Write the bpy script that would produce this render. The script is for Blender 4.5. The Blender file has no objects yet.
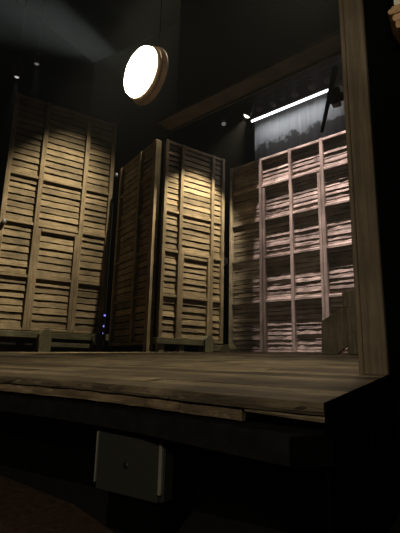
import bpy, math, random
from mathutils import Vector, Matrix
random.seed(7)
R = math.radians
sc = bpy.context.scene
col = sc.collection

# ------------------------------------------------------------------ materials
def nodes(name):
    m = bpy.data.materials.new(name); m.use_nodes = True
    nt = m.node_tree; nt.nodes.clear()
    out = nt.nodes.new('ShaderNodeOutputMaterial')
    return m, nt, out

def wood(name, c, grain='x', sc1=1.0, rough=0.8, bump=0.35, dark=0.45, contrast=1.0, wear=None):
    """aged timber: stretched noise along the grain, knots, blotchy dirt, per-board tone from the mesh"""
    m, nt, out = nodes(name)
    N, L = nt.nodes.new, nt.links.new
    tc = N('ShaderNodeTexCoord'); mp = N('ShaderNodeMapping')
    fine, long_ = 26 * sc1, 1.1 * sc1
    mp.inputs['Scale'].default_value = {'x': (long_, fine, fine), 'y': (fine, long_, fine), 'z': (fine, fine, long_)}[grain]
    L(tc.outputs['Object'], mp.inputs['Vector'])
    n1 = N('ShaderNodeTexNoise'); n1.inputs['Scale'].default_value = 1.0; n1.inputs['Detail'].default_value = 6; n1.inputs['Roughness'].default_value = 0.65
    n1.inputs['Distortion'].default_value = 0.6
    L(mp.outputs[0], n1.inputs['Vector'])
    n2 = N('ShaderNodeTexNoise'); n2.inputs['Scale'].default_value = 1.7 * sc1; n2.inputs['Detail'].default_value = 5; n2.inputs['Roughness'].default_value = 0.6
    L(tc.outputs['Object'], n2.inputs['Vector'])
    r1 = N('ShaderNodeValToRGB')
    r1.color_ramp.elements[0].position = 0.30; r1.color_ramp.elements[1].position = 0.72
    r1.color_ramp.elements[0].color = (c[0]*dark, c[1]*dark, c[2]*dark*0.95, 1)
    r1.color_ramp.elements[1].color = (min(1, c[0]*1.3), min(1, c[1]*1.3), min(1, c[2]*1.32), 1)
    L(n1.outputs['Fac'], r1.inputs['Fac'])
    mr = N('ShaderNodeMapRange'); mr.inputs['From Min'].default_value = 0.3; mr.inputs['From Max'].default_value = 0.7
    mr.inputs['To Min'].default_value = 1 - 0.38*contrast; mr.inputs['To Max'].default_value = 1 + 0.25*contrast
    L(n2.outputs['Fac'], mr.inputs['Value'])
    at = N('ShaderNodeAttribute'); at.attribute_name = 'tone'
    mul = N('ShaderNodeMath'); mul.operation = 'MULTIPLY'
    L(mr.outputs[0], mul.inputs[0]); L(at.outputs['Fac'], mul.inputs[1])
    mx = N('ShaderNodeMix'); mx.data_type = 'RGBA'; mx.blend_type = 'MULTIPLY'; mx.inputs['Factor'].default_value = 1
    L(r1.outputs['Color'], mx.inputs['A']); L(mul.outputs[0], mx.inputs['B'])
    colour = mx.outputs['Result']
    if wear:
        n3 = N('ShaderNodeTexNoise'); n3.inputs['Scale'].default_value = 9; n3.inputs['Detail'].default_value = 8; n3.inputs['Roughness'].default_value = 0.75
        mp3 = N('ShaderNodeMapping'); mp3.inputs['Scale'].default_value = (0.5, 1, 2)
        L(tc.outputs['Object'], mp3.inputs['Vector']); L(mp3.outputs[0], n3.inputs['Vector'])
        r3 = N('ShaderNodeValToRGB'); r3.color_ramp.elements[0].position = 0.57; r3.color_ramp.elements[1].position = 0.70
        r3.color_ramp.elements[0].color = (0, 0, 0, 1); r3.color_ramp.elements[1].color = (.75, .75, .75, 1)
        L(n3.outputs['Fac'], r3.inputs['Fac'])
        m3 = N('ShaderNodeMix'); m3.data_type = 'RGBA'; m3.inputs['B'].default_value = (*wear, 1)
        L(r3.outputs['Color'], m3.inputs['Factor']); L(colour, m3.inputs['A'])
        colour = m3.outputs['Result']
    b = N('ShaderNodeBsdfPrincipled'); b.inputs['Roughness'].default_value = rough
    b.inputs['Specular IOR Level'].default_value = 0.25
    L(colour, b.inputs['Base Color'])
    bp = N('ShaderNodeBump'); bp.inputs['Strength'].default_value = bump; bp.inputs['Distance'].default_value = 0.02
    L(n1.outputs['Fac'], bp.inputs['Height']); L(bp.outputs[0], b.inputs['Normal'])
    L(b.outputs[0], out.inputs[0])
    return m

def plain(name, c, rough=0.6, metal=0.0, noise=0.15, scale=8, spec=0.3):
    m, nt, out = nodes(name)
    N, L = nt.nodes.new, nt.links.new
    tc = N('ShaderNodeTexCoord')
    n = N('ShaderNodeTexNoise'); n.inputs['Scale'].default_value = scale; n.inputs['Detail'].default_value = 5
    L(tc.outputs['Object'], n.inputs['Vector'])
    r = N('ShaderNodeValToRGB')
    r.color_ramp.elements[0].position = .3; r.color_ramp.elements[1].position = .7
    r.color_ramp.elements[0].color = (*[v*(1-noise) for v in c], 1)
    r.color_ramp.elements[1].color = (*[v*(1+noise) for v in c], 1)
    L(n.outputs['Fac'], r.inputs['Fac'])
    b = N('ShaderNodeBsdfPrincipled'); b.inputs['Roughness'].default_value = rough; b.inputs['Metallic'].default_value = metal
    b.inputs['Specular IOR Level'].default_value = spec
    L(r.outputs['Color'], b.inputs['Base Color']); L(b.outputs[0], out.inputs[0])
    return m

def glow(name, c, strength):
    m, nt, out = nodes(name)
    e = nt.nodes.new('ShaderNodeEmission'); e.inputs[0].default_value = (*c, 1); e.inputs[1].default_value = strength
    nt.links.new(e.outputs[0], out.inputs[0])
    return m

TAN = (0.295, 0.229, 0.147)
GREY = (0.36, 0.30, 0.24)
M = dict(
    slat=wood('slat_wood', TAN, 'x', dark=.5), slat_y=wood('slat_wood_side', TAN, 'y', dark=.5),
    post=wood('frame_wood', (0.30, 0.235, 0.155), 'z'), rail=wood('rail_wood', (0.32, 0.25, 0.165), 'x'),
    rail_y=wood('rail_wood_side', (0.30, 0.22, 0.13), 'y'),
    bslat=wood('weathered_slat', GREY, 'x', 0.8, bump=.9, dark=.28, contrast=1.2), bpost=wood('weathered_post', GREY, 'z', bump=.6),
    brail=wood('weathered_rail', (0.38, 0.32, 0.26), 'x', bump=.5),
    foot=wood('foot_wood', (0.21, 0.198, 0.13), 'z'), footbeam=wood('foot_beam_wood', (0.15, 0.14, 0.09), 'x'),
    deck=wood('deck_wood', (0.295, 0.232, 0.142), 'x', 0.8, rough=.62, bump=.5, dark=.32, contrast=1.5),
    nose=wood('nosing_wood', (0.125, 0.098, 0.064), 'x', 0.7, bump=1.0, dark=.4, contrast=1.6, wear=(.26, .21, .15)),
    fascia=wood('fascia_wood', (0.20, 0.145, 0.085), 'x', 0.8, bump=.8, contrast=1.4, wear=(.36, .29, .19)),
    pillar=wood('pillar_wood', (0.16, 0.125, 0.08), 'z', 0.8, bump=.6, dark=.6, contrast=.9),
    pillar2=wood('pillar_board_wood', (0.17, 0.133, 0.087), 'z', 0.8, bump=.4, dark=.7, contrast=.7),
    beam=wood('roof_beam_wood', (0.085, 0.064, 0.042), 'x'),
    brk=wood('bracket_wood', (0.30, 0.25, 0.165), 'z', bump=.6),
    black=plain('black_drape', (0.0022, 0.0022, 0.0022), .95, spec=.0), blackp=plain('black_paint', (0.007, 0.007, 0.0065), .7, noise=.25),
    ledge=plain('black_ledge_paint', (0.010, 0.010, 0.009), .95, noise=.3, spec=.0),
    carpet=plain('red_brown_carpet', (0.05, 0.032, 0.021), .95, noise=.35, scale=14, spec=.05),
    metal=plain('black_metal', (0.02, 0.02, 0.02), .55, .4), grey=plain('grey_metal', (0.22, 0.22, 0.22), .5, .3),
    grille=plain('speaker_grille', (0.016, 0.016, 0.0122), .75, noise=.12, scale=60), cab=plain('speaker_cabinet', (0.012, 0.012, 0.011), .6),
    edge=plain('speaker_rim_light', (0.17, 0.165, 0.13), .5, .2),
    badge=plain('badge', (0.008, 0.008, 0.007), .5),
    bezel=plain('bezel_gold', (0.70, 0.45, 0.24), .45, .1), bezel2=plain('bezel_bronze', (0.48, 0.30, 0.17), .45, .1),
    cream=plain('cream_paint', (0.62, 0.56, 0.44), .7, noise=.05), gold=plain('gilded_moulding', (0.42, 0.27, 0.13), .5, .2, noise=.35, scale=25),
    lens=glow('lamp_lens', (1.0, .93, .78), 20), led=glow('led_strip', (.95, .97, 1.0), 4.5),
    blue=glow('blue_led', (.25, .25, 1.0), 1.2), white=glow('small_lamp', (1, .98, .9), .5), white2=glow('faint_lamp', (1, .98, .92), .12), hot=glow('hot_lens', (1, .97, .8), 2.0),
)

# backcloth: dark grey cloth with vertical folds and a painted line of treetops
def cloth_mat():
    m, nt, out = nodes('painted_cloth'); N, L = nt.nodes.new, nt.links.new
    tc = N('ShaderNodeTexCoord'); sp = N('ShaderNodeSeparateXYZ'); L(tc.outputs['Object'], sp.inputs[0])
    n = N('ShaderNodeTexNoise'); n.inputs['Scale'].default_value = 2.4; n.inputs['Detail'].default_value = 5; L(tc.outputs['Object'], n.inputs['Vector'])
    a = N('ShaderNodeMath'); a.operation = 'MULTIPLY_ADD'; a.inputs[1].default_value = 1.3; L(n.outputs['Fac'], a.inputs[0]); L(sp.outputs['Z'], a.inputs[2])
    # a = z + 1.5*noise ; trees where low
    r = N('ShaderNodeMapRange'); r.inputs['From Min'].default_value = 1.85; r.inputs['From Max'].default_value = 2.0; L(a.outputs[0], r.inputs['Value'])
    mp = N('ShaderNodeMapping'); mp.inputs['Scale'].default_value = (14, 14, .5); L(tc.outputs['Object'], mp.inputs['Vector'])
    n2 = N('ShaderNodeTexNoise'); n2.inputs['Scale'].default_value = 1; n2.inputs['Detail'].default_value = 3; L(mp.outputs[0], n2.inputs['Vector'])
    r2 = N('ShaderNodeMapRange'); r2.inputs['From Min'].default_value = .3; r2.inputs['From Max'].default_value = .7; r2.inputs['To Min'].default_value = .85; r2.inputs['To Max'].default_value = 1.1
    L(n2.outputs['Fac'], r2.inputs['Value'])
    mx = N('ShaderNodeMix'); mx.data_type = 'RGBA'; mx.inputs['A'].default_value = (.045, .045, .045, 1); mx.inputs['B'].default_value = (.20, .205, .21, 1)
    L(r.outputs[0], mx.inputs['Factor'])
    m2 = N('ShaderNodeMix'); m2.data_type = 'RGBA'; m2.blend_type = 'MULTIPLY'; m2.inputs['Factor'].default_value = 1
    L(mx.outputs['Result'], m2.inputs['A']); L(r2.outputs[0], m2.inputs['B'])
    b = N('ShaderNodeBsdfPrincipled'); b.inputs['Roughness'].default_value = .95; b.inputs['Specular IOR Level'].default_value = .05
    L(m2.outputs['Result'], b.inputs['Base Color']); L(b.outputs[0], out.inputs[0])
    return m
M['cloth'] = cloth_mat()

# ------------------------------------------------------------------ mesh builder
class MB:
    def __init__(s): s.v = []; s.f = []; s.t = []; s.sm = []
    def add(s, vs, fs, tone=1.0, smooth=False):
        k = len(s.v); s.v += [tuple(p) for p in vs]
        for f in fs: s.f.append([i + k for i in f]); s.t.append(tone); s.sm.append(smooth)
    def box(s, x0, x1, y0, y1, z0, z1, tone=1.0, b=0.0):
        if b <= 0:
            s.add([(x, y, z) for z in (z0, z1) for y in (y0, y1) for x in (x0, x1)],
                  [(0, 2, 3, 1), (4, 5, 7, 6), (0, 1, 5, 4), (2, 6, 7, 3), (0, 4, 6, 2), (1, 3, 7, 5)], tone)
        else:   # chamfered box
            b = min(b, (x1-x0)*.45, (y1-y0)*.45, (z1-z0)*.45)
            import bmesh
            bm = bmesh.new(); bmesh.ops.create_cube(bm, size=1)
            for v in bm.verts: v.co = Vector(((x0+x1)/2 + v.co.x*(x1-x0), (y0+y1)/2 + v.co.y*(y1-y0), (z0+z1)/2 + v.co.z*(z1-z0)))
            bmesh.ops.bevel(bm, geom=bm.edges[:], offset=b, segments=1, affect='EDGES')
            bm.verts.index_update()
            s.add([v.co[:] for v in bm.verts], [[v.index for v in f.verts] for f in bm.faces], tone); bm.free()
        return s
    def prism(s, pts, axis, a, b, tone=1.0):
        """polygon pts (p,q) extruded along axis from a to b; axis x:(y,z) y:(x,z) z:(x,y)"""
        mk = {'x': lambda p, q, t: (t, p, q), 'y': lambda p, q, t: (p, t, q), 'z': lambda p, q, t: (p, q, t)}[axis]
        n = len(pts)
        vs = [mk(p, q, a) for p, q in pts] + [mk(p, q, b) for p, q in pts]
        fs = [list(range(n))[::-1], list(range(n, 2*n))] + [(i, (i+1) % n, n+(i+1) % n, n+i) for i in range(n)]
        s.add(vs, fs, tone); return s
    def lathe(s, prof, o, d, seg=32, tone=1.0, cap=True):
        """profile (r, t) spun about the axis d from o"""
        d = Vector(d).normalized(); o = Vector(o)
        u = d.orthogonal().normalized(); w = d.cross(u)
        vs = []
        for r, t in prof:
            for k in range(seg):
                a = 2*math.pi*k/seg
                vs.append(tuple(o + d*t + (u*math.cos(a) + w*math.sin(a))*r))
        fs = []
        for i in range(len(prof)-1):
            for k in range(seg):
                k2 = (k+1) % seg
                fs.append((i*seg+k, i*seg+k2, (i+1)*seg+k2, (i+1)*seg+k))
        s.add(vs, fs, tone, True)
        if cap:
            s.add(vs[:seg], [list(range(seg))[::-1]], tone); s.add(vs[-seg:], [list(range(seg))], tone)
        return s
    def tube(s, a, b, r, seg=12, r2=None):
        a, b = Vector(a), Vector(b); l = (b-a).length
        return s.lathe([(r, 0), (r2 or r, l)], a, b-a, seg)
    def map(s, fn): s.v = [fn(*p) for p in s.v]; return s
    def build(s, name, mat, parent=None, loc=None):
        me = bpy.data.meshes.new(name); me.from_pydata(s.v, [], s.f); me.update()
        import bmesh
        bm = bmesh.new(); bm.from_mesh(me); bmesh.ops.recalc_face_normals(bm, faces=bm.faces); bm.to_mesh(me); bm.free()
        at = me.color_attributes.new('tone', 'FLOAT_COLOR', 'CORNER')
        for p, t, sm in zip(me.polygons, s.t, s.sm):
            p.use_smooth = sm
            for li in p.loop_indices: at.data[li].color = (t, t, t, 1)
        me.materials.append(mat)
        o = bpy.data.objects.new(name, me); col.objects.link(o)
        if parent: o.parent = parent
        if loc: o.location = loc
        return o

def tag(o, label=None, cat=None, group=None, kind=None):
    if label: o['label'] = label
    if cat: o['category'] = cat
    if group: o['group'] = group
    if kind: o['kind'] = kind
    return o
def empty(name, loc, rz=0.0, **k):
    o = bpy.data.objects.new(name, None); col.objects.link(o); o.empty_display_size = .2
    o.location = loc; o.rotation_euler = (0, 0, rz); return tag(o, **k)
def copy_tree(o, parent=None):
    kids = [c for c in bpy.data.objects if c.parent == o]
    c = o.copy(); col.objects.link(c); c.parent = parent
    for k in kids: copy_tree(k, c)
    return c

# ------------------------------------------------------------------ stage deck (raked floor)
FR = [(-9.0, 2.74), (-6.0, 2.74), (-4.02, 2.72), (-3.0, 2.69), (-2.126, 2.59), (-1.211, 2.43), (-0.69, 2.385)]
def front(x):
    for (xa, ya), (xb, yb) in zip(FR, FR[1:]):
        if xa <= x <= xb: return ya + (yb-ya)*(x-xa)/(xb-xa)
    return FR[0][1] if x < FR[0][0] else FR[-1][1]
def deck_z(y): return 0.92 + 0.056*y
def back_x(y): return -2.84 + (y - 12.45)/0.32      # left end of a row, along the oblique back edge
XR, XL, T = -0.69, -15.0, 0.05
def yrow(x, k, w):                                  # rows follow the bow of the front edge and straighten upstage
    s = max(0.0, 1 - k*w/3.0)
    return 2.62 + k*w + (front(x) - 2.62)*s
mb = MB(); w = 0.29; k = 0
while True:
    y0 = 2.62 + k*w
    xl = XL if y0 < 8.55 else max(XL, back_x(y0))
    if xl >= XR - .1: break
    x = xl - random.uniform(0, 1.5)*(y0 < 8.5)
    while x < XR:
        x2 = min(XR, x + random.uniform(2.2, 4.8))
        if XR - x2 < .6: x2 = XR
        tone = random.uniform(.5, 1.45); g = .008; dz = random.uniform(-.006, .004)
        n = max(1, int((x2-x)/.4)) if k < 15 else 1
        vs = []
        for i in range(n+1):
            xx = x + (x2-x)*i/n
            xx = min(max(xx, x+.003), x2-.003)
            ya, yb = yrow(xx, k, w) + (g if k else 0), yrow(xx, k+1, w) - g
            if k == 0: ya += .012*random.uniform(-1, .3)
            xa = xx if not (y0 >= 8.55 and i == 0) else back_x(ya)
            xb = xx if not (y0 >= 8.55 and i == 0) else min(back_x(yb), x2-.01)
            vs += [(xa, ya, deck_z(ya)+dz), (xb, yb, deck_z(yb)+dz), (xb, yb, deck_z(yb)-T), (xa, ya, deck_z(ya)-T)]
        fs = [(3, 2, 1, 0), tuple(4*n+j for j in range(4))]
        for i in range(n):
            for j in range(4): fs.append((4*i+j, 4*i+(j+1) % 4, 4*i+4+(j+1) % 4, 4*i+4+j))
        mb.add(vs, fs, tone); x = x2
    k += 1
tag(mb.build('floor', M['deck']), 'raked stage floor of weathered brown planks', 'floor', kind='structure')
# dark sub-deck under the planks
mb = MB(); pts = [(x, front(x)+.09) for x, _ in FR] + [(-.70, 12.85), (-2.84, 12.3), (-13.4, 8.92), (-15, 8.3), (-15, 2.83)]
vs = [(x, y, deck_z(y)-.062) for x, y in pts] + [(x, y, deck_z(y)-.13) for x, y in pts]; n = len(pts)
mb.add(vs, [list(range(n)), list(range(n, 2*n))] + [(i, (i+1) % n, n+(i+1) % n, n+i) for i in range(n)])
tag(mb.build('trim_1', M['blackp']), 'black underside carrying the stage planks', 'stage frame', kind='structure')

def edge_strip(x0, x1, out, th, ztop, zbot, tones=(.7, 1.2), rough=0.0, blen=(1.2, 2.6), seg=.12):
    """boards following the stage front: out = distance ahead of the plank edge"""
    mb = MB(); x = x0
    while x < x1 - 1e-6:
        x2 = min(x1, x + random.uniform(*blen))
        if x1 - x2 < .5: x2 = x1
        n = max(2, int((x2-x)/seg)); vs = []; t = random.uniform(*tones)
        for i in range(n+1):
            xx = min(max(x+(x2-x)*i/n, x+.002), x2-.002); y = front(xx) - out
            j = lambda a: random.uniform(-a, a)*rough
            zt, zb = ztop(xx, y), zbot(xx, y)
            vs += [(xx, y+j(.004), zt+j(.002)), (xx, y+th, zt), (xx, y+th, zb), (xx, y+j(.006), zb+j(.003)), (xx, y-.006+j(.012), (zt+zb)/2+j(.01))]
        fs = [(4, 3, 2, 1, 0), tuple(5*n+q for q in range(5))]
        for i in range(n):
            for q in range(5): fs.append((5*i+q, 5*i+(q+1) % 5, 5*i+5+(q+1) % 5, 5*i+5+q))
        mb.add(vs, fs, t); x = x2
    return mb
o = edge_strip(-9, -.69, .0, .07, lambda x, y: deck_z(y)-.004, lambda x, y: deck_z(y)-.066, rough=1).build('trim_2', M['nose'])
tag(o, 'rough brown nosing boards along the front edge of the stage', 'stage edge', kind='structure')
o = edge_strip(-9, -1.215, -.035, .05, lambda x, y: deck_z(y)-.075, lambda x, y: deck_z(y)-.150, rough=1, tones=(.85, 1.25)).build('trim_3', M['fascia'])
tag(o, 'chipped paler fascia board beneath the stage nosing', 'stage edge', kind='structure')
o = edge_strip(-1.19, -.69, -.02, .05, lambda x, y: deck_z(y)-.072, lambda x, y: deck_z(y)-.088-(x+1.2)*.035, rough=.3, tones=(.9, 1)).build('trim_4', M['deck'])
tag(o, 'thin wooden lip under the nosing near the stage corner', 'stage edge', kind='structure')
# black ledge in front, lower than the deck
mb = MB(); LP = [(-9, 2.66), (-4.2, 2.66), (-3.0, 2.63), (-2.07, 2.50), (-1.3, 2.30), (-.82, 2.185)]
bk = [(x, front(x)+.75) for x, y in LP[::-1]]; pts = LP + [(-.70, 2.32), (-.70, 3.1)] + bk[1:]
mb.prism(pts, 'z', .755, .895)
tag(mb.build('trim_5', M['ledge']), 'black painted ledge jutting out below the stage edge', 'ledge', kind='structure')
mb = MB(); mb.prism([(-.812, 2.18), (-.652, 2.355), (-.64, 2.345), (-.805, 2.165)], 'z', .752, .897)  # thin dark prism, puts the shade on the ledge end into its colour
tag(mb.build('trim_6', M['black']), 'black slip standing in for shade on the right end of the ledge', 'ledge', kind='structure')
# black face of the stage and the black side of the deck
mb = MB(); mb.box(-12, -.66, 3.45, 3.55, 0, .78)
tag(mb.build('wall_front', M['black']), 'black wall under the stage front', 'wall', kind='structure')
mb = MB(); mb.prism([(2.36, .0), (4.63, .0), (4.63, deck_z(4.63)+.004), (2.36, deck_z(2.36)+.004)], 'x', -.684, -.67)
tag(mb.build('wall_side', M['black']), 'black side of the stage below its right edge', 'wall', kind='structure')

# auditorium floor
mb = MB(); mb.prism([(-14, -1), (3, -1), (3, 2.2), (-1.6, 2.52), (-2.37, 2.69), (-3.09, 2.96), (-4.49, 3.18), (-14, 3.3)], 'z', -.05, 0.0)
tag(mb.build('floor_auditorium', M['carpet']), 'dim red brown carpet in front of the stage', 'floor', kind='structure')
mb = MB(); mb.prism([(-14, 3.3), (-4.49, 3.18), (-3.09, 2.96), (-2.37, 2.69), (-1.6, 2.52), (3, 2.2), (3, 5), (-14, 5)], 'z', -.05, 0.0)
tag(mb.build('floor_border', M['blackp']), 'black strip of floor against the stage front', 'floor', kind='structure')
# floor behind the raked deck
mb = MB(); mb.prism([(-19, 8.0), (-15.05, 8.0), (-13.4, 9.1), (-2.84, 12.55), (-.68, 13.1), (3, 13.1), (3, 17), (-19, 17)], 'z', 1.15, 1.25)
tag(mb.build('floor_backstage', M['blackp']), 'black backstage floor behind the raked planks', 'floor', kind='structure')

# black surrounds
mb = MB(); mb.box(-19, 3, 16.9, 17.0, 1.25, 20.0); tag(mb.build('wall_back', M['black']), 'black drape closing the back of the stage', 'wall', kind='structure')
mb = MB(); mb.box(-19.1, -19, 2, 17, 0, 20.0); tag(mb.build('wall_left', M['black']), 'black drape far left of the stage', 'wall', kind='structure')
mb = MB(); mb.box(-.73, 4.5, 4.64, 4.74, 0, 20.0); tag(mb.build('wall_right', M['black']), 'black wall right of the wooden pillar', 'wall', kind='structure')
mb = MB(); mb.box(-.60, -.5, 4.86, 13.2, 1.0, 20.0); tag(mb.build('wall_wing', M['black']), 'black masking along the right wing', 'wall', kind='structure')
mb = MB(); mb.box(-19, 4.5, 2, 17, 20.0, 20.1); tag(mb.build('ceiling', M['black']), 'black void above the stage', 'ceiling', kind='structure')

# ------------------------------------------------------------------ slatted scenery
def slat_mb(u0, u1, z0, z1, pitch, rough=1.0, tilt=.05, thick=.03, gap=.02, tones=(.62, 1.25), seg=.16):
    mb = MB(); n = max(1, round((z1-z0)/pitch)); p = (z1-z0)/n
    for i in range(n):
        za, zb = z0 + i*p + gap*.5 + random.uniform(0, .02)*rough, z0 + (i+1)*p - gap*.5
        t = random.uniform(*tones); m = max(2, int((u1-u0)/seg)); vs = []
        skew = random.uniform(-.012, .012)*rough; lift = random.uniform(-.012, .02)*rough
        for q in range(m+1):
            u = u0 + (u1-u0)*q/m; s = skew*(q/m-.5)
            j = lambda a: random.uniform(-a, a)*rough
            bo, to = tilt + lift + j(.007), lift*.5 + j(.004)
            zl, zh = za + s + j(.007), zb + s + j(.005)
            vs += [(u, to, zh), (u, to-thick, zh), (u, bo-thick, zl), (u, bo, zl), (u, (bo+to)/2+j(.005), (zl+zh)/2)]
        fs = [(4, 3, 2, 1, 0), tuple(5*m+q for q in range(5))]
        for q in range(m):
            for r in range(5): fs.append((5*q+r, 5*q+(r+1) % 5, 5*q+5+(r+1) % 5, 5*q+5+r))
        mb.add(vs, fs, t)
    return mb

def post_mb(u0, u1, d0, d1, z0, z1, tone=1):
    mb = MB(); mb.box(u0, u1, d0, d1, z0, z1, tone, .012); return mb

def face(root, mp, stiles, rails, z0, z1, pitch, mats, w=.13, rough=1.0, tilt=.032, door=None, fd=.095, thick_back=True, rw=.10, double=(), gap=.026):
    """stiles: centres along u, rails: centre heights between z0 and z1; mp maps (u, depth to viewer, z) to local"""
    ms, mp_, mr = mats
    def go(mb, name, mat):
        mb.map(mp); return mb.build(name, mat, root)
    for s in stiles: go(post_mb(s-w/2, s+w/2, -.06, fd+.03, z0, z1, random.uniform(.85, 1.15)), 'stile', mp_)
    for r in [z0+rw/2] + list(rails) + [z1-rw/2]:
        go(post_mb(stiles[0], stiles[-1], -.055, fd, r-rw/2, r+rw/2, random.uniform(.9, 1.15)), 'rail', mr)
    for (s, zt) in double:                        # doubled stile of a door frame
        go(post_mb(s-w*.45, s+w*.45, -.06, fd+.022, z0, zt, random.uniform(.9, 1.1)), 'door_stile', mp_)
    zs = [z0+rw] + [v for r in rails for v in (r-rw/2, r+rw/2)] + [z1-rw]
    for a, b in zip(stiles, stiles[1:]):
        for k in range(0, len(zs), 2):
            mb = slat_mb(a+w*.3, b-w*.3, zs[k], zs[k+1], pitch, rough, tilt, gap=gap)
            go(mb, 'slat_panel', ms)

std = lambda u, d, z: (u, -d, z)
# left flat -----------------------------------------------------------
A = (-13.75, 9.2, 1.25)
flat = empty('slatted_flat', A, R(64), label='tall wooden slatted screen at the left, standing free of the others', cat='stage scenery')
z = lambda v: v - 1.25
face(flat, std, [-.49, .68, 2.36, 3.46], [z(4.14), z(6.12), z(7.97)], z(2.2), z(11.2), .262,
     (M['slat'], M['post'], M['rail']), w=.17, double=[(.53+.28, z(6.0)), (2.24, z(6.0))])
rail_door = post_mb(.9, 2.2, -.05, .09, z(5.9), z(6.02)).map(std).build('door_rail', M['rail'], flat)
def hexfoot(root, u, w_, z0, z1, d0, d1, mat, mp=std):
    c = min(.16, w_*.4)
    pts = [(u-w_/2, z0+c*1.4), (u-w_/2, z1-c), (u-w_/2+c, z1), (u+w_/2-c*.6, z1), (u+w_/2, z1-c), (u+w_/2, z0), (u-w_/2+c*.7, z0)]
    mb = MB(); mb.prism([(p, q) for p, q in pts], 'y', -d1, -d0); mb.map(lambda x, y, zz: mp(x, -y, zz)); return mb.build('foot', mat, root)
for u, w_, zb, zt in ((-.32, .3, 1.25, 2.12), (1.33, .42, 1.25, 2.26)):
    hexfoot(flat, u, w_, z(zb), z(zt), .02, .55, M['foot'])
hexfoot(flat, 3.25, .36, z(1.78), z(2.26), .02, .40, M['foot'])
post_mb(3.36, 3.56, -.1, .08, z(1.25), z(2.2)).map(std).build('foot', M['foot'], flat)
post_mb(-.7, 3.5, .10, .24, z(1.95), z(2.17)).map(std).build('base_beam', M['footbeam'], flat)
post_mb(1.4, 3.2, .04, .2, z(1.66), z(1.82)).map(std).build('base_beam', M['footbeam'], flat)
post_mb(3.3, 4.75, -.05, .09, z(1.98), z(2.22)).map(std).build('base_beam', M['footbeam'], flat)
post_mb(-.6, 3.5, -.16, -.07, z(1.25), z(2.2)).map(std).build('base_skirt', M['blackp'], flat)

# tower ---------------------------------------------------------------
B = (-8.5, 11.0, 1.25)
tower = empty('slatted_tower', B, R(66), label='square wooden slatted tower in the middle with a lit front face', cat='stage scenery')
face(tower, std, [.11, .76, 2.10, 2.57], [z(3.36), z(4.89), z(6.28)], z(1.88), z(8.87), .212,
     (M['slat'], M['post'], M['rail']), w=.13, double=[(.87, z(4.85)), (1.99, z(4.85))])
post_mb(.93, 1.93, -.05, .085, z(4.70), z(4.80)).map(std).build('door_rail', M['rail'], tower)
side = lambda v, d, zz: (-.12 - d, 3.2 - v, zz)
face(tower, side, [.10, 1.85, 2.97], [z(3.36), z(4.89), z(6.28), z(7.62)], z(1.75), z(8.9), .235,
     (M['slat_y'], M['post'], M['rail_y']), w=.16, tilt=.002, gap=.034)
post_mb(-.24, -.02, -.34, -.1, z(1.25), z(8.86)).map(std).build('corner_post', M['post'], tower)
post_mb(.0, 2.6, -.2, -.1, z(1.25), z(8.8)).map(std).build('backing', M['black'], tower)
MB().box(-.10, -.04, .4, 3.2, z(1.25), z(8.8)).build('backing', M['black'], tower)
hexfoot(tower, 1.84, .34, z(1.25), z(2.12), .03, .4, M['foot'])
for u in (.12, .86): post_mb(u-.1, u+.1, .0, .25, z(1.25), z(1.82)).map(std).build('foot', M['foot'], tower)
post_mb(-.1, 1.75, .05, .3, z(1.78), z(1.98)).map(std).build('base_beam', M['footbeam'], tower)
post_mb(2.0, 3.3, .0, .14, z(1.62), z(1.84)).map(std).build('base_beam', M['footbeam'], tower)

# back wall -----------------------------------------------------------
Cc = (-2.9, 12.9, 1.25)
wall = empty('slatted_back_wall', Cc, R(-9), label='wide rough-boarded wooden wall at the right under pinkish light', cat='stage scenery')
face(wall, std, [-4.24, -2.95, -1.76, -.62, .55, 1.6], [z(3.28), z(4.79), z(6.15), z(7.40)], z(1.45), z(8.48), .150,
     (M['bslat'], M['bpost'], M['brail']), w=.11, rough=.7, tilt=.012, fd=.10, rw=.09, double=[(-2.82, z(7.3)), (-.74, z(7.3))], gap=.009)
post_mb(-4.3, 1.6, -.2, -.1, z(1.25), z(8.4)).map(std).build('backing', M['black'], wall)
hexfoot(wall, -4.15, .42, z(1.25), z(1.86), .1, .5, M['foot'])
post_mb(-4.3, -2.5, -.06, .05, z(1.25), z(1.46)).map(std).build('base_beam', M['footbeam'], wall)
post_mb(-2.5, 1.6, -.06, .05, z(1.25), z(1.46)).map(std).build('base_beam', M['brail'], wall)
b = post_mb(-4.7, -4.42, .0, .14, z(4.76), z(5.0)).map(std).build('junction_box', M['metal'], wall)

# timber bracket behind the pillar -------------------------------------
zb = deck_z(10.5)
br = empty('timber_bracket', (-2.7, 10.5, zb), 0, label='chamfered timber bracket on the stage floor beside the right pillar', cat='wooden bracket')
g = lambda zz: zz - zb
MB().prism([(-.36, .0), (-.33, g(2.29)), (.20, g(2.62)), (.36, g(2.62)), (.36, g(1.80)), (.02, .0)], 'y', 0, .14).build('plate', M['brk'], br)
MB().box(.26, .62, -.02, .18, 0, g(3.0), 1, .015).build('post', M['brk'], br)
MB().box(.20, .42, -.06, .0, g(2.60), g(2.98), 1, .01).build('block', M['brk'], br)

# pillar and roof beam --------------------------------------------------
zp = deck_z(4.55)
pil = empty('wooden_pillar', (-.82, 4.6, zp - .02), 0, label='tall rough wooden pillar at the front right of the stage', cat='pillar')
mb = MB(); mb.box(-.12, .13, -.1, .02, 0, 10.5, 1, .012); mb.build('shaft', M['pillar'], pil)
mb = MB(); mb.box(-.12, -.075, -.16, -.1, -.01, 10.5, 1, .01); mb.build('edge_board', M['pillar2'], pil)
mb = MB(); mb.box(-.075, .132, -.12, -.1, 0.0, .018); mb.build('base_shim', M['blackp'], pil)

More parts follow.
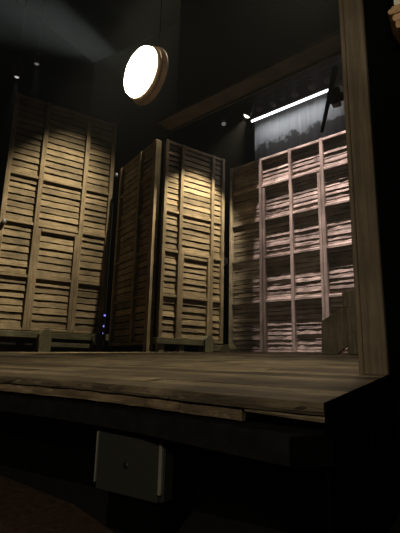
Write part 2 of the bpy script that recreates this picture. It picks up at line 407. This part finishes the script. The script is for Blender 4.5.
h = math.atan2(9.8-10.83, -2.13+8.33); L_ = 8.6
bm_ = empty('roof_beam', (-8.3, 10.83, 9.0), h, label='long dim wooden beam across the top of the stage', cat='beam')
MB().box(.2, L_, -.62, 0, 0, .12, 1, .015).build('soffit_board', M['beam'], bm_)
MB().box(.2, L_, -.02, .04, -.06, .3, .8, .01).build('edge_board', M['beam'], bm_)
mb = MB(); mb.box(-12.5, L_, -.60, -.52, .13, 10.98)
o = mb.build('wall_upper', M['black'], None); o.location = (-8.3, 10.83, 9.0); o.rotation_euler = (0, 0, h)
o.data.transform(Matrix.Identity(4))
# keep only the part above the beam: the left flat stays clear of it
for v in o.data.vertices:
    if v.co.x < 1.1: v.co.x = 1.1
tag(o, 'black border hanging above the wooden beam', 'wall', kind='structure')

# ------------------------------------------------------------------ backcloth, LED batten
cl = empty('backcloth', (-2.9, 13.5, 8.2), R(-9), label='dark grey backcloth with painted treetops above the right wall', cat='backcloth')
nx = 120; vs = []; fs = []
for i in range(nx+1):
    x = -3.56 + 5.1*i/nx; y = .010*math.sin(i*.9) + .005*math.sin(i*2.3+1)
    vs += [(x, y, -2.6), (x, y, 2.55)]
for i in range(nx): fs.append((2*i, 2*i+2, 2*i+3, 2*i+1))
mb = MB(); mb.add([(a, b+.02, c) for a, b, c in vs] + [(a, b+.03, c) for a, b, c in vs], fs + [tuple(q+2*(nx+1) for q in f)[::-1] for f in fs], 1, True)
o = mb.build('cloth', M['cloth'], cl); o.location = (0, 0, 0)
for v in o.data.vertices: pass
led = empty('led_batten', (-2.82, 13.15, 10.26), R(-9), label='long glowing white light strip along the top of the backcloth', cat='stage light')
MB().box(-3.5, .5, -.22, -.12, .03, .13).build('housing', M['metal'], led)
MB().box(-3.48, -.40, -.20, -.14, -.03, .03).build('light_strip', M['led'], led)

# ------------------------------------------------------------------ stage lanterns
def make_lantern(name, label, lens=None, r=.12, l=.34, group=None):
    t = empty(name, (0, 0, 0), 0, label=label, cat='stage light', group=group)
    MB().lathe([(r*.55, -l*.55), (r*.8, -l*.45), (r*.95, -l*.1), (r, l*.1), (r, l*.45), (r*1.12, l*.46), (r*1.12, l*.52)], (0, 0, 0), (0, -.45, -.9), 20).build('body', M['metal'], t)
    d = Vector((0, -.45, -.9)).normalized()
    MB().lathe([(r*.98, 0), (r*.9, .02)], d*(l*.53), d, 20).build('lens', lens or M['badge'], t)
    for s in (-1, 1):
        MB().box(s*(r+.03)-.012, s*(r+.03)+.012, -.025, .025, -.02, r+.14).build('yoke_arm', M['metal'], t)
    mb = MB(); mb.box(-r-.042, r+.042, -.025, .025, r+.13, r+.155); mb.box(-.03, .03, -.03, .03, r+.155, r+.312); mb.build('clamp', M['metal'], t)
    return t
GR = 'row of dark lanterns above the light strip'
names = ['leftmost of the dark lanterns hanging above the white light strip', 'second dark lantern from the left above the white light strip', 'third dark lantern from the left above the white light strip',
         'fourth dark lantern from the left above the white light strip', 'fifth dark lantern from the left above the white light strip', 'sixth dark lantern from the left, near the right end of the light strip',
         'rightmost dark lantern, by the slanting pole above the light strip']
spots = [(-6.67, 14.05, 10.38), (-6.11, 13.95, 10.76), (-5.51, 13.86, 10.76), (-5.06, 13.79, 10.8), (-4.58, 13.72, 10.84), (-3.93, 13.6, 10.88), (-3.34, 13.5, 10.9)]
L0 = None
for i, (p, nm) in enumerate(zip(spots, names)):
    if L0 is None: L0 = make_lantern('stage_lantern', nm, r=.12, l=.28, group=GR); o = L0
    else: o = copy_tree(L0); o['label'] = nm
    o.location = (p[0]*.96, p[1]*.96, 10.64); o.rotation_euler = (0, 0, R(random.uniform(-40, 40)))
mb = MB(); mb.tube((-8.6, 13.83, 11.10), (-.64, 12.545, 11.10), .03)
tag(mb.build('lighting_bar', M['metal']), 'black pipe carrying the lanterns above the backcloth', 'pipe')
o = make_lantern('stage_lantern', 'small pale lantern between the tower and the light strip', r=.09, l=.24); o.location = (-7.59, 13.67, 10.69); o.rotation_euler = (0, 0, .7)
for c in o.children:
    if c.name.startswith('body'): c.data = c.data.copy(); c.data.materials[0] = M['grey']
    if c.name.startswith('lens'): c.data = c.data.copy(); c.data.materials[0] = M['white2']

def led_light():
    l = bpy.data.lights.new('led_strip_light', 'AREA'); l.shape = 'RECTANGLE'; l.size = 3.1; l.size_y = .05; l.energy = 31; l.color = (.93, .96, 1)
    o = bpy.data.objects.new('led_strip_light', l); col.objects.link(o); o.parent = led; o.location = (-1.95, -.17, -.04); o.rotation_euler = (R(24), 0, 0)
led_light()

def aim(o, target):
    o.rotation_euler = (Vector(target) - o.location).to_track_quat('-Z', 'Y').to_euler()
def spot(name, loc, target, power, color, size, blend=.5, radius=.08):
    l = bpy.data.lights.new(name, 'SPOT'); l.energy = power; l.color = color; l.spot_size = R(size); l.spot_blend = blend; l.shadow_soft_size = radius
    o = bpy.data.objects.new(name, l); col.objects.link(o); o.location = loc; aim(o, target); return o

def dir_lantern(name, label, loc, target, lens, r=.13, l=.34, top=None):
    """a lantern whose barrel points along its light; hung on a drop pipe"""
    t = empty(name, loc, 0, label=label, cat='stage light')
    d = (Vector(target)-Vector(loc)).normalized()
    MB().lathe([(r*.5, -l), (r*.8, -l*.9), (r*.95, -l*.5), (r, -.02), (r*1.1, -.02), (r*1.1, .03), (r*.98, .03)], (0, 0, 0), d, 20).build('body', M['metal'], t)
    MB().lathe([(r*.96, 0), (r*.85, r*.4), (r*.5, r*.7), (.004, r*.8)], d*.005, d, 20).build('lens', lens, t)
    c = -d*l*.45
    sd = d.cross(Vector((0, 0, 1))).normalized()
    mb = MB()
    for s in (-1, 1): mb.tube(c + sd*s*(r+.03), c + sd*s*(r+.03) + Vector((0, 0, r+.2)), .014, 8)
    mb.tube(c - sd*(r+.04) + Vector((0, 0, r+.2)), c + sd*(r+.04) + Vector((0, 0, r+.2)), .014, 8); mb.build('yoke', M['metal'], t)
    MB().tube(c + Vector((0, 0, r+.2)), c + Vector((0, 0, (top or 1.2))), .02, 8).build('drop_pipe', M['metal'], t)
    return t

# lantern that lights the tower, beam visible in the haze
TL = Vector((-5.62, 11.75, 9.36)); TT = Vector((-7.75, 12.1, 6.2))
dir_lantern('beam_lantern', 'lit lantern sending a hazy beam down onto the middle tower', TL, TT, M['hot'], r=.12, top=10.64)
d = (TT-TL).normalized()
KEYC = (1.0, .855, .57)
spot('tower_key', TL + d*.14, TT, 1950, KEYC, 58, .55, .06)
# two small lanterns far up at the left with faint beams
for (loc, tgt, lab, pw) in (((-9.99, 6.17, 8.88), (-10.4, 6.5, 6.0), 'small lantern with a bright rim high above the left screen', 400),
                            ((-9.52, 6.41, 9.27), (-9.5, 6.6, 6.0), 'fainter small lantern high up, right of the bright-rimmed one', 220)):
    loc = Vector(loc); d = (Vector(tgt)-loc).normalized()
    dir_lantern('small_lantern', lab, loc, tgt, M['white'] if 'bright rim' in lab else M['white2'], r=.07, l=.2, top=20.0-loc.z)
    spot('small_lantern_beam', loc + d*.08, tgt, pw, (1, .95, .85), 22, .6, .03)
# little units fixed on the left screen's edges
for (u, zz, lab) in ((3.62, 8.85, 'tiny pale unit on the right edge of the left screen'), (-.42, 6.02, 'tiny pale unit on the left stile of the left screen')):
    t = empty('sensor_unit', (0, 0, 0), R(64), label=lab, cat='small light')
    t.location = Vector(A) + Matrix.Rotation(R(64), 3, 'Z') @ Vector((u, -.20, zz-1.25))
    MB().box(-.06, .06, -.06, .05, -.08, .08, 1, .012).build('case', M['grey'], t)
    MB().lathe([(.03, 0), (.025, .02)], (0, -.06, .02), (0, -1, 0), 12).build('lens', M['white'], t)
# blue indicator lights behind the left screen
for k, (u, zz) in enumerate(((3.69, 2.98), (3.66, 2.55), (3.63, 2.27))):
    o = MB().lathe([(.035, -.02), (.04, 0), (.025, .03)], (0, 0, 0), (.7, -.7, 0), 10).build('indicator_light', M['blue'])
    o.location = Vector(A) + Matrix.Rotation(R(64), 3, 'Z') @ Vector((u, .18, zz-1.25))
    tag(o, ['topmost tiny bluish light beside the left screen', 'middle tiny blue light beside the left screen', 'lowest tiny blue light beside the left screen'][k], 'indicator light', 'blue lights by the left screen')
mb = MB(); mb.tube(Vector(A)+Matrix.Rotation(R(64), 3, 'Z') @ Vector((3.72, .24, 0)), Vector(A)+Matrix.Rotation(R(64), 3, 'Z') @ Vector((3.72, .24, 6.5)), .03, 8)
tag(mb.build('cable_pole', M['metal']), 'thin black pole just right of the left screen', 'pole')

# slanting pole by the pillar
sp_ = empty('slanted_pole', (-2.8, 11.2, 8.64), 0, label='black slanting pole with a clamp hanging beside the pillar top', cat='pole')
mb = MB(); mb.tube((.25, -.0, 1.0), (.055, 0, .18), .078, 12, .078); mb.tube((.055, 0, .18), (-.22, 0, -.92), .068, 12, .046); mb.build('pole', M['black'], sp_)
MB().box(-.02, .75, -.08, .08, -.08, .12, 1, .02).build('bracket', M['black'], sp_)
MB().box(.10, .34, -.13, .13, -.22, .30, 1, .03).build('clamp', M['metal'], sp_)
MB().tube((.6, .0, -.05), (2.19, .0, .27), .04).build('support_pipe', M['metal'], sp_)

# ------------------------------------------------------------------ big round lamp
DN = Vector((-.235, -.97, -.05)).normalized()
lamp = empty('round_stage_lamp', (-3.55, 4.0, 5.18), 0, label='large round glowing lamp with a bronze rim high above the stage', cat='stage lamp')
r0 = .355
MB().lathe([(r0, -.03), (r0, .0), (r0*.97, .04), (r0*.8, .075), (r0*.4, .10), (.01, .106)], (0, 0, 0), DN, 48).build('lens', M['lens'], lamp)
MB().lathe([(r0+.001, -.008), (r0+.010, -.012), (r0+.030, -.05), (r0+.030, -.062), (r0+.012, -.068), (r0-.01, -.068)], (0, 0, 0), DN, 48, cap=False).build('bezel', M['bezel'], lamp)
MB().lathe([(r0+.012, -.068), (r0+.012, -.09), (r0+.055, -.13), (r0+.057, -.152), (r0+.03, -.162), (r0*.8, -.168), (.06, -.172)], (0, 0, 0), DN, 48).build('barrel', M['bezel2'], lamp)
bk_ = -DN*.3
mb = MB(); mb.tube(-DN*.14, bk_ - DN*.02, .05, 12); mb.box(bk_.x-.06, bk_.x+.06, bk_.y-.04, bk_.y+.04, bk_.z-.06, bk_.z+.10); mb.build('bracket', M['black'], lamp)
MB().tube(bk_ + Vector((0, 0, .7)), bk_ + Vector((0, 0, 14.8)), .006, 8).build('drop_pipe', M['black'], lamp)

# ------------------------------------------------------------------ speaker below the stage
spk = empty('front_fill_speaker', (-2.25, 2.76, 0), R(-1), label='dark grey box loudspeaker on a black plinth below the stage front', cat='loudspeaker')
MB().box(-.33, .335, -.10, .02, .28, .70, 1, .012).build('cabinet', M['cab'], spk)
MB().box(-.30, .30, -.125, -.10, .285, .692, 1, .008).build('grille', M['grille'], spk)
MB().box(-.318, -.304, -.13, -.10, .33, .70, 1, .004).build('edge_strip', M['edge'], spk)  # rim lighting along both cabinet sides, put into pale strips
MB().box(.304, .330, -.13, -.10, .34, .70, 1, .004).build('edge_strip', M['edge'], spk)
MB().lathe([(.026, 0), (.024, .006), (.0001, .006)], (-.0, -.125, .49), (0, -1, 0), 20).build('badge', M['badge'], spk)
MB().box(-.26, .26, -.02, .18, 0, .26).build('plinth', M['black'], spk)

# ------------------------------------------------------------------ cornice at the far right
co = empty('gilded_cornice', (-.36, 4.25, 4.65), 0, label='cream and gilded cornice fragment at the upper right edge', cat='cornice')
def steps(prof, y0): return MB().prism(prof, 'y', y0, .38)
steps([(.020, .25), (1.4, .25), (1.4, 2.4), (.020, 2.4)], 0).build('pilaster', M['cream'], co)
steps([(-.028, .168), (-.040, .182), (-.042, .205), (-.030, .222), (-.008, .232), (.004, .252), (1.4, .252), (1.4, .160), (-.010, .160)], -.035).build('moulding', M['gold'], co)
steps([(.002, .098), (-.006, .112), (-.004, .135), (.010, .160), (1.4, .160), (1.4, .085), (.014, .085)], -.015).build('moulding', M['bezel2'], co)
steps([(.026, .008), (.018, .03), (.022, .085), (1.4, .085), (1.4, 0), (.04, .0)], -.005).build('corbel', M['gold'], co)

# ------------------------------------------------------------------ light
PINK = (1.0, .79, .79)
def area(name, loc, target, sx, sy, power, color, spread):
    l = bpy.data.lights.new(name, 'AREA'); l.shape = 'RECTANGLE'; l.size = sx; l.size_y = sy; l.energy = power; l.color = color; l.spread = R(spread)
    o = bpy.data.objects.new(name, l); col.objects.link(o); o.location = loc
    return o
# top light over the right wall: a row of spots on the bar in front of it
Rw = Matrix.Rotation(R(-9), 3, 'Z')
def wp(u, d, zz): return Vector((-2.9, 12.9, 0)) + Rw @ Vector((u, -d, 0)) + Vector((0, 0, zz))
for u, cone, pw in ((-2.4, 11, 10000), (-1.6, 12.5, 9500), (-.8, 14, 9500), (0, 14, 9500), (.8, 14, 9500)):
    spot('wall_toplight', wp(u, 1.5, 15.0), wp(u, 0, 6.2), pw, PINK, cone, .25, .05)
# key for the left screen, high up front
Rl = Matrix.Rotation(R(64), 3, 'Z')
def lp(u, d, zz): return Vector((A[0], A[1], 0)) + Rl @ Vector((u, -d, 0)) + Vector((0, 0, zz))
spot('screen_key', (-6.5, 10.5, 18.0), lp(.7, 0, 2.6), 7200, KEYC, 33, .65, .10)
spot('screen_key', (-6.5, 10.5, 18.0), lp(.9, 0, 6.6), 9500, KEYC, 20, .8, .10)
# beam of the big lamp and a second shaft crossing it
spot('lamp_beam', Vector((-3.55, 4.0, 5.18)) + DN*.14, Vector((-3.55, 4.0, 5.18)) + DN*5, 19000, (.9, 1, .95), 26, .6, .30)
spot('cross_beam', (-4.82, 3.88, 7.79), (-6.52, 2.87, 4.90), 1500, (.95, 1, .97), 7, .6, .08)
# dim wash over the stage from the auditorium
spot('stage_wash', (2.0, -8, 6.2), (-2.8, 2.4, .7), 1900, (1.0, .86, .66), 30, .7, .5)
spot('pillar_wash', (1.2, -7, 4.2), (-.95, 4.5, 3.8), 1150, (1.0, .88, .68), 30, .6, .4)
spot('stage_downlight', (-1.6, 8.7, 12.5), (-4.4, 4.9, 1.2), 1400, (1.0, .87, .62), 54, .9, .4)

spot('cornice_fill', (1.6, -2, 5.2), (-.25, 4.2, 4.9), 240, (1, .9, .72), 12, .6, .15)  # added spot without a seen source, brightens the cornice
# theatrical haze fills the whole place
w_ = bpy.data.worlds.new('World'); sc.world = w_; w_.use_nodes = True
w_.node_tree.nodes['Background'].inputs[0].default_value = (.5, .5, .5, 1)
w_.node_tree.nodes['Background'].inputs[1].default_value = .002
vs_ = w_.node_tree.nodes.new('ShaderNodeVolumeScatter'); vs_.inputs['Color'].default_value = (.95, 1, .97, 1)
vs_.inputs['Density'].default_value = .0017; vs_.inputs['Anisotropy'].default_value = .6
w_.node_tree.links.new(vs_.outputs[0], w_.node_tree.nodes['World Output'].inputs['Volume'])

# ------------------------------------------------------------------ camera
cam = bpy.data.cameras.new('camera'); cam.sensor_fit = 'HORIZONTAL'; cam.sensor_width = 36; cam.lens = 430/400*36; cam.clip_start = .05
co_ = bpy.data.objects.new('camera', cam); col.objects.link(co_)
psi, pt, rl = R(32), R(12.53), R(1.36)
F = Vector((-math.sin(psi)*math.cos(pt), math.cos(psi)*math.cos(pt), math.sin(pt)))
R0 = Vector((math.cos(psi), math.sin(psi), 0)); U0 = R0.cross(F)
Rt = R0*math.cos(rl) + U0*math.sin(rl); U = Rt.cross(F)
mw = Matrix((Rt, U, -F)).transposed().to_4x4(); mw.translation = (0, 0, 1.25)
co_.matrix_world = mw
sc.camera = co_

sc.view_settings.view_transform = 'Standard'; sc.view_settings.look = 'None'
sc.view_settings.exposure = 0; sc.view_settings.gamma = 1; sc.view_settings.use_curve_mapping = False
sc.cycles.max_bounces = 6; sc.cycles.diffuse_bounces = 3; sc.cycles.volume_bounces = 0
sc.cycles.use_denoising = True
